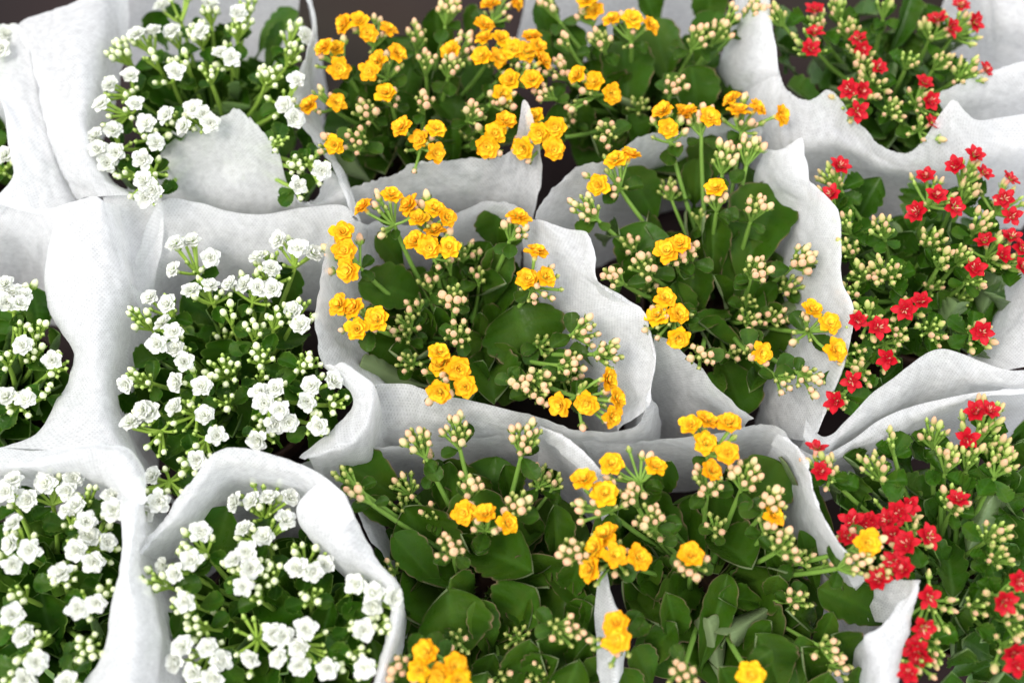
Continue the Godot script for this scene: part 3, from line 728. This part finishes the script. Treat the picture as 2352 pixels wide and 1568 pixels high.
	w = wrapping("white fleece wrap arched like a hood over the bottom white plant", 640, 1420)
	sheet(w, [[316,1262,18.6, 348,1216,18.8, 385,1172,19.2, 440,1100,19.8, 498,1036,20.2, 560,1030,20.2, 620,1043,20.2, 690,1066,20.2, 745,1094,20.4, 790,1140,20.7, 812,1190,20.6],
		[322,1282,18.4, 356,1240,19, 402,1196,19.6, 455,1128,20, 510,1072,20, 565,1066,20, 622,1078,20, 690,1098,20, 738,1124,20.2, 772,1160,20.4, 796,1205,20.2],
		[325,1310,15, 372,1275,16, 435,1225,16.5, 480,1165,16.5, 530,1130,16.3, 580,1122,16.3, 632,1128,16.3, 690,1142,16.3, 728,1160,17, 755,1185,18, 780,1230,18],
		[332,1345,9, 390,1310,10, 455,1260,10.5, 500,1215,10.5, 545,1190,10.5, 595,1182,10.5, 645,1185,10.5, 695,1195,10.5, 728,1205,11, 750,1225,13, 775,1260,14], [345,1420,3, 400,1400,3, 460,1350,3, 505,1310,3, 550,1290,3, 600,1280,3, 650,1280,3, 700,1285,3, 730,1290,3, 750,1300,4, 770,1330,5]])
	sheet(w, [[738,1096,20.2, 775,1118,20.6, 802,1150,20.2], [682,1172,19, 750,1164,20.7, 820,1192,19.6], [712,1236,18.6, 770,1224,20.6, 842,1238,19.5], [780,1290,18.6, 825,1276,20.5, 876,1292,19.4], [850,1335,18.6, 882,1326,20, 912,1337,19], [893,1385,18.1, 908,1380,19.5, 926,1380,18.5],
		[888,1440,18, 903,1440,19.5, 921,1440,18.5], [870,1510,18, 885,1510,19.5, 902,1510,18.5], [840,1610,18, 858,1610,19.5, 880,1610,18.5]], "LR")
	w = wrapping("white fleece wrap with a pointed tip between the two top yellow plants", 950, 300)
	sheet(w, [[800,432,16.4, 845,420,17, 890,405,17.2, 950,376,17.5, 1060,366,17.5, 1150,358,18, 1186,330,18.6, 1206,230,20.2, 1222,275,19.2, 1240,380,17.5], [806,455,15, 850,450,15.3, 900,440,15.5, 960,420,15.7, 1060,415,15.7, 1130,410,16, 1178,400,16.4, 1205,350,17.5, 1224,360,17, 1238,430,16],
		[812,490,13, 860,482,13, 910,476,13, 970,466,13, 1050,466,13, 1110,470,13, 1160,475,13.5, 1195,470,14, 1213,480,14, 1225,490,14], [818,600,5, 860,590,5, 910,585,5, 970,575,5, 1050,575,5, 1110,575,5, 1160,580,5, 1190,575,5, 1208,580,5, 1218,585,5]], "", 0.003)
	w = wrapping("pale fleece wrap behind the top yellow plant with big leaves", 1490, 250)
	sheet(w, [[1212,-40,14.5, 1262,-50,15.5, 1340,-50,15, 1500,-50,15, 1680,-50,16], [1202,20,12.5, 1250,10,12.5, 1335,10,12, 1500,10,11, 1670,10,12], [1185,95,9, 1240,90,8, 1330,90,7, 1500,90,6, 1660,90,7], [1195,150,3, 1250,150,3, 1330,150,3, 1500,150,3, 1650,150,3]], "", 0.004)
	sheet(w, [[1690,-40,17, 1728,-20,18.4, 1768,-10,18.4], [1688,50,16.5, 1738,42,18.8, 1776,70,18.8], [1668,110,15, 1725,110,17.6, 1786,130,18.6], [1645,170,12, 1715,180,16, 1788,185,17.6], [1650,260,7, 1712,270,11, 1780,270,12]], "LR")
	w = wrapping("white fleece wrap that rings the central yellow plant", 1060, 770)
	sheet(w, [[808,500,18, 770,520,18.5, 746,570,19, 733,640,19, 720,720,19, 722,780,18.6, 736,832,18.5, 792,892,18, 855,900,17.4], [832,512,16, 808,545,16.4, 792,595,16.6, 780,650,16.6, 770,725,16.6, 776,782,16.2, 800,832,16, 835,872,16, 870,892,16.4],
		[855,525,12, 850,575,12, 846,640,12, 842,705,12, 838,765,12, 848,815,12, 862,848,12, 890,885,13.5, 915,900,15], [890,580,4, 885,630,4, 880,700,4, 875,765,4, 875,820,4, 880,870,4, 895,910,4, 915,940,5, 935,950,6]])
	sheet(w, [[836,530,15.6, 872,512,16.2, 932,522,15, 1000,522,14.6, 1060,486,16.2, 1120,460,17, 1180,470,17.2, 1212,502,17.2], [850,562,12, 890,560,12, 940,562,12, 1000,562,12, 1070,546,12.4, 1130,530,12.6, 1175,540,13, 1203,560,14], [870,650,5, 905,648,5, 950,650,5, 1005,650,5, 1070,640,5, 1125,630,5, 1165,635,5, 1195,650,6]])
	sheet(w, [[1198,515,17, 1240,505,18, 1300,525,18, 1358,538,18.5], [1215,562,16, 1270,560,17.5, 1330,570,18, 1372,582,18.6], [1240,640,15.5, 1300,630,17, 1345,640,18, 1377,650,18.6], [1275,702,15, 1340,690,17, 1400,690,18, 1445,692,18.6], [1310,767,15, 1375,740,17, 1430,725,18, 1484,712,18.6],
		[1345,832,14.6, 1410,790,16.6, 1465,780,17.6, 1504,785,18.2], [1380,887,14.6, 1430,850,16.6, 1475,840,17.6, 1512,825,18.2], [1410,942,15, 1445,910,16.6, 1475,890,17.6, 1502,880,18], [1420,987,16.4, 1450,965,17, 1475,945,17.4, 1494,922,17.7]], "LR")
	sheet(w, [[862,885,17, 930,882,17.4, 1000,905,17.6, 1080,920,17.6, 1200,950,17.6, 1330,990,17.6, 1420,988,17.6, 1475,965,17.7, 1496,900,18], [857,930,16, 930,930,16.6, 1000,945,16.8, 1080,958,16.8, 1200,976,16.6, 1330,1005,16.6, 1426,1001,16.6, 1482,985,16.6, 1506,920,16.8],
		[850,1003,14, 920,992,14.6, 1000,992,15, 1080,997,15, 1200,1006,14.8, 1330,1020,14.8, 1432,1018,14.8, 1492,1000,14.8, 1516,940,15], [850,1075,7, 920,1070,7, 1000,1075,7, 1080,1080,7, 1200,1085,7, 1330,1095,7, 1432,1090,7, 1492,1075,7, 1516,1020,7]], "B")
	w = wrapping("white fleece wrap around the yellow plant right of centre", 1650, 690)
	sheet(w, [[1228,500,17, 1262,450,17.2, 1330,382,17.6, 1392,368,17.8, 1440,335,17.4, 1500,305,17.4, 1580,298,17.4, 1660,280,17.4, 1720,262,17.4, 1748,300,17], [1245,512,15.5, 1290,470,15.5, 1350,430,15.5, 1402,412,15.5, 1450,372,15, 1510,340,15, 1585,325,15, 1660,315,15, 1715,310,15, 1745,335,15],
		[1268,530,13, 1322,515,12.5, 1372,492,12, 1418,475,11, 1465,435,10, 1520,402,10, 1590,385,10, 1660,372,10, 1715,368,10, 1742,385,10], [1300,640,4, 1350,620,4, 1400,600,4, 1440,570,4, 1480,520,4, 1530,490,4, 1595,475,4, 1660,460,4, 1712,455,4, 1738,470,4]], "", 0.002)
	sheet(w, [[1500,772,17.2, 1540,782,17.5, 1575,815,17.5, 1610,850,17.5, 1650,895,17.2, 1690,925,17, 1732,962,16.5], [1500,812,15.6, 1535,830,15.6, 1570,862,15.6, 1602,892,15.6, 1640,920,15.6, 1680,945,15.6, 1716,970,15.6], [1492,902,11, 1522,922,11, 1560,942,11, 1602,957,11, 1640,966,11, 1680,976,11, 1712,984,11], [1480,1010,5, 1520,1015,5, 1560,1020,5, 1600,1025,5, 1640,1030,5, 1680,1035,5, 1705,1040,5]])
	sheet(w, [[1745,350,17, 1785,345,18.5, 1815,332,19.5, 1842,320,20], [1738,420,15, 1790,410,17.5, 1830,402,19, 1866,420,19], [1790,490,14.5, 1835,475,17, 1890,467,18.5, 1926,485,18.6], [1808,560,14, 1850,560,16.5, 1895,560,18, 1935,570,18.6], [1800,640,13.5, 1850,640,16, 1900,640,17.6, 1938,650,18.6],
		[1820,720,13, 1870,720,16, 1920,716,17.6, 1962,706,18.6], [1800,800,12.5, 1850,800,15.5, 1910,800,17.2, 1958,776,18.4], [1766,880,12, 1830,880,15, 1890,880,17, 1940,842,18.2], [1772,950,12, 1820,950,14.5, 1870,950,16.6, 1906,922,17.8], [1802,1010,12.5, 1830,1010,14, 1856,1010,16, 1882,988,17.2]], "LR")
	w = wrapping("white fleece wrap ending in a thin strip between the two bottom yellow plants", 1110, 1330)
	sheet(w, [[820,1160,15.5, 850,1150,13.5, 880,1190,10.5], [850,1230,14.5, 890,1230,12, 930,1290,8.5], [890,1290,14.5, 925,1310,11, 965,1370,6.5], [920,1372,14.5, 942,1385,11, 972,1410,6]], "R")
	sheet(w, [[690,1066,14.6, 760,1046,15, 850,1036,15.2, 950,1018,15.2, 1050,1012,15.2, 1150,1006,15.2, 1240,990,15.8, 1300,1030,15, 1345,1070,15.5], [700,1100,11, 770,1085,11, 855,1075,11, 952,1055,11, 1050,1050,11, 1150,1048,11, 1235,1045,11, 1290,1075,11, 1335,1110,11], [720,1180,4, 780,1170,4, 860,1160,4, 955,1140,4, 1050,1135,4, 1150,1130,4, 1230,1130,4, 1285,1155,4, 1325,1180,4]])
	sheet(w, [[1240,998,16, 1280,1030,16.6, 1318,1062,17, 1350,1092,17, 1374,1132,16.6, 1384,1200,15.8, 1372,1300,15.6, 1367,1380,15.8, 1369,1440,15.8, 1374,1510,15.8, 1395,1610,15.6], [1238,986,17, 1290,1006,17.6, 1336,1040,18, 1370,1076,18, 1392,1116,17.4, 1400,1200,16.4, 1396,1300,16.4, 1410,1380,16.8, 1438,1440,17, 1426,1510,17, 1414,1610,16.6]], "B")
	w = wrapping("white fleece wrap behind the bottom yellow plant right of the strip", 1640, 1330)
	sheet(w, [[1335,1012,15.6, 1420,1018,16, 1500,1012,16, 1580,1002,16, 1680,986,16.4, 1760,976,16.6, 1800,992,17, 1832,1030,17.4], [1352,1050,13, 1420,1048,13, 1500,1046,13, 1580,1046,13, 1680,1036,13, 1750,1022,13.5, 1790,1032,14.5, 1816,1062,15.5], [1370,1140,5, 1430,1135,5, 1500,1130,5, 1580,1130,5, 1680,1120,5, 1745,1110,5, 1780,1115,6, 1805,1130,7]])
	sheet(w, [[1770,1022,16, 1812,1052,17, 1840,1102,17.6, 1851,1150,17.6, 1873,1206,17.6, 1906,1262,17.6, 1936,1298,17.4, 1962,1350,16], [1788,1000,17.4, 1834,1038,18, 1857,1090,18.6, 1867,1140,18.6, 1892,1200,18.6, 1922,1250,18.6, 1952,1290,18.6, 1988,1335,17]], "B")
	w = wrapping("white fleece wrap with deep scallops around the top right red plant", 2040, 210)
	sheet(w, [[1782,92,18.8, 1793,180,18, 1820,215,17.6, 1860,228,17.6, 1906,206,18.2, 1945,250,18, 1985,295,17.8, 2020,330,17.6, 2075,352,17.2, 2115,330,17.6, 2165,260,18.6, 2196,230,19.2, 2245,275,18, 2352,262,18, 2420,258,18],
		[1755,140,17.4, 1772,222,17, 1810,262,16.8, 1860,280,17.2, 1912,262,17.6, 1950,292,17.2, 1990,332,17, 2030,362,16.8, 2080,380,16.6, 2130,367,16.8, 2178,322,17.4, 2212,302,17.6, 2262,312,17.2, 2352,312,17, 2420,312,17],
		[1722,205,15, 1745,282,15, 1790,322,15.6, 1850,340,16.2, 1912,330,16.8, 1952,346,16.4, 1995,372,16, 2040,392,15.8, 2090,402,15.6, 2140,402,15.6, 2190,388,15.8, 2230,372,16, 2280,362,16, 2352,356,16, 2420,354,16],
		[1705,260,11, 1738,338,12, 1782,385,13, 1850,395,13, 1912,402,12.4, 1960,412,12.2, 2002,422,12, 2050,432,12, 2100,434,12, 2150,434,12, 2200,432,12, 2242,427,12, 2292,422,12, 2352,420,12, 2420,420,12]], "B", 0.0014)
	sheet(w, [[2185,-40,15, 2240,-40,17, 2300,-40,18, 2420,-40,18.5], [2222,50,12.5, 2262,45,15.5, 2312,50,17, 2420,50,17.6], [2220,120,9.5, 2268,115,13, 2320,105,15, 2420,95,16], [2215,180,5, 2265,175,9, 2318,165,12, 2420,155,13]], "L")
	sheet(w, [[2150,222,17.4, 2200,194,18, 2262,168,18, 2352,140,18, 2420,125,18], [2168,256,16.2, 2212,240,16.6, 2270,225,16.8, 2352,208,16.8, 2420,200,16.8], [2186,300,13.5, 2222,292,13.5, 2278,285,13.5, 2352,278,13.5, 2420,275,13.5]], "B", 0.002)
	w = wrapping("white fleece wrap with a deep V fold around the right edge red plant", 2130, 660)
	sheet(w, [[2318,640,12, 2352,600,16, 2420,580,18], [2280,730,11.5, 2325,705,15.5, 2420,680,18], [2240,800,11.5, 2295,785,15.5, 2420,765,17.6], [2200,860,11.5, 2290,850,15.5, 2420,830,17]], "L")
	sheet(w, [[1852,960,16, 1893,1003,17, 1950,960,17.4, 2000,908,17.6, 2060,862,18, 2110,822,18.4, 2160,801,18.6, 2210,812,18.4, 2260,832,18.1, 2320,850,18, 2420,850,18], [1846,1000,16.4, 1882,1034,17, 1950,1000,17, 2010,950,17, 2070,910,17.1, 2120,880,17.3, 2170,868,17.4, 2220,874,17.3, 2270,884,17.1, 2330,894,17, 2420,894,17],
		[1842,1022,14, 1882,1052,14.5, 1952,1018,14.5, 2020,974,14.5, 2082,940,14.5, 2132,924,14.5, 2182,918,14.5, 2232,908,14.5, 2282,903,14.5, 2332,901,14.5, 2420,899,14.5]], "B")
	w = wrapping("white fleece wrap folded over behind the bottom right red plant", 2200, 1310)
	sheet(w, [[1838,1030,15.8, 1885,1046,16.6, 1955,1012,16.8, 2020,965,17, 2080,938,17, 2130,923,17.2, 2180,913,17.4, 2230,903,17.4, 2280,898,17.4, 2420,893,17.4], [1840,1050,15.8, 1890,1064,16.4, 1955,1035,16.6, 2020,1000,16.7, 2080,970,16.8, 2130,952,17, 2180,934,17.2, 2230,919,17.2, 2280,907,17.2, 2420,902,17.2],
		[1850,1073,14.8, 1900,1076,15, 1960,1053,15, 2022,1031,15, 2077,1002,15, 2132,976,15.2, 2190,946,15.6, 2240,926,15.9, 2290,914,16.1, 2420,908,16.1]], "B")
	sheet(w, [[2000,1312,16.6, 2030,1330,17.4, 2075,1331,18, 2113,1331,18.6], [2008,1362,15.5, 2042,1382,16.6, 2078,1372,17.8, 2111,1345,18.5], [1990,1420,12, 2035,1430,15, 2075,1410,17, 2107,1370,18.2]], "", 0.002)
	sheet(w, [[2046,1408,18.7, 2080,1372,18.8, 2113,1332,18.7], [1993,1456,18.6, 2050,1440,19.2, 2101,1410,18.4], [1996,1510,18.2, 2040,1500,19, 2083,1490,18.1], [2000,1610,17.6, 2030,1610,18.6, 2058,1610,17.6]], "LR")
	sheet(w, [[1935,1400,10, 1962,1405,12, 1992,1420,14], [1950,1470,9, 1970,1470,11, 1995,1480,13.5], [1975,1560,8, 1985,1560,10, 1998,1560,13]], "L")

func _ready() -> void:
	# lens
	lens_basis = Basis(Vector3.RIGHT, deg_to_rad(-PITCH))
	eye = AIM + lens_basis.z * REACH
	var cam := Camera3D.new()
	cam.name = "camera"
	cam.transform = Transform3D(lens_basis, eye)
	cam.near = 0.02
	cam.far = 20.0
	var lens := CameraAttributesPhysical.new()
	lens.frustum_focal_length = 12.0 / tan(deg_to_rad(VFOV) / 2.0)
	lens.frustum_near = 0.02
	lens.frustum_far = 20.0
	lens.frustum_focus_distance = 0.78
	lens.exposure_aperture = 2.8
	lens.exposure_multiplier = 1.0
	cam.attributes = lens
	cam.fov = VFOV
	add_child(cam)
	cam.current = true
	# light: a bright overcast sky, a little stronger from the upper left
	var sky_look := ProceduralSkyMaterial.new()
	sky_look.sky_top_color = Color(0.882, 0.895, 0.912)
	sky_look.sky_horizon_color = Color(0.84, 0.85, 0.865)
	sky_look.ground_bottom_color = Color(0.20, 0.19, 0.18)
	sky_look.ground_horizon_color = Color(0.45, 0.45, 0.45)
	sky_look.sun_angle_max = 0.0
	var sky := Sky.new()
	sky.sky_material = sky_look
	var env := Environment.new()
	env.background_mode = Environment.BG_SKY
	env.sky = sky
	env.background_energy_multiplier = 1.0
	env.tonemap_mode = Environment.TONE_MAPPER_LINEAR
	env.tonemap_exposure = 2.4
	env.sdfgi_enabled = true
	env.ssao_enabled = true
	env.ssil_enabled = true
	var we := WorldEnvironment.new()
	we.name = "world"
	we.environment = env
	add_child(we)
	var sun := DirectionalLight3D.new()
	sun.name = "sun"
	sun.light_energy = 0.35
	sun.light_angular_distance = 24.0
	sun.light_color = Color(1.0, 0.98, 0.95)
	sun.shadow_enabled = true
	sun.look_at_from_position(Vector3(-0.75, 1.6, 0.45), Vector3.ZERO)
	add_child(sun)
	noise.frequency = 0.01
	noise.seed = 5
	# the bench
	make_library()
	make_fleece()
	var st := begin()
	var v := []; var c := []
	for i in 41:
		var row := []; var crow := []
		for j in 41:
			var x := (j - 20) * 0.1; var z := (i - 20) * 0.1
			row.append(Vector3(x, 0, z))
			var n := noise.get_noise_2d(x * 300.0, z * 80.0)
			crow.append(Color(0.026, 0.020, 0.019) * (1.0 + 0.5 * n))
		v.append(row); c.append(crow)
	grid(st, v, c)
	var bench := part("ground", done(st), M["ground"], self)
	bench.set_meta("kind", "structure")
	bench.set_meta("label", "dark brown bench top under the plants")
	build_wraps()
	build_plants()
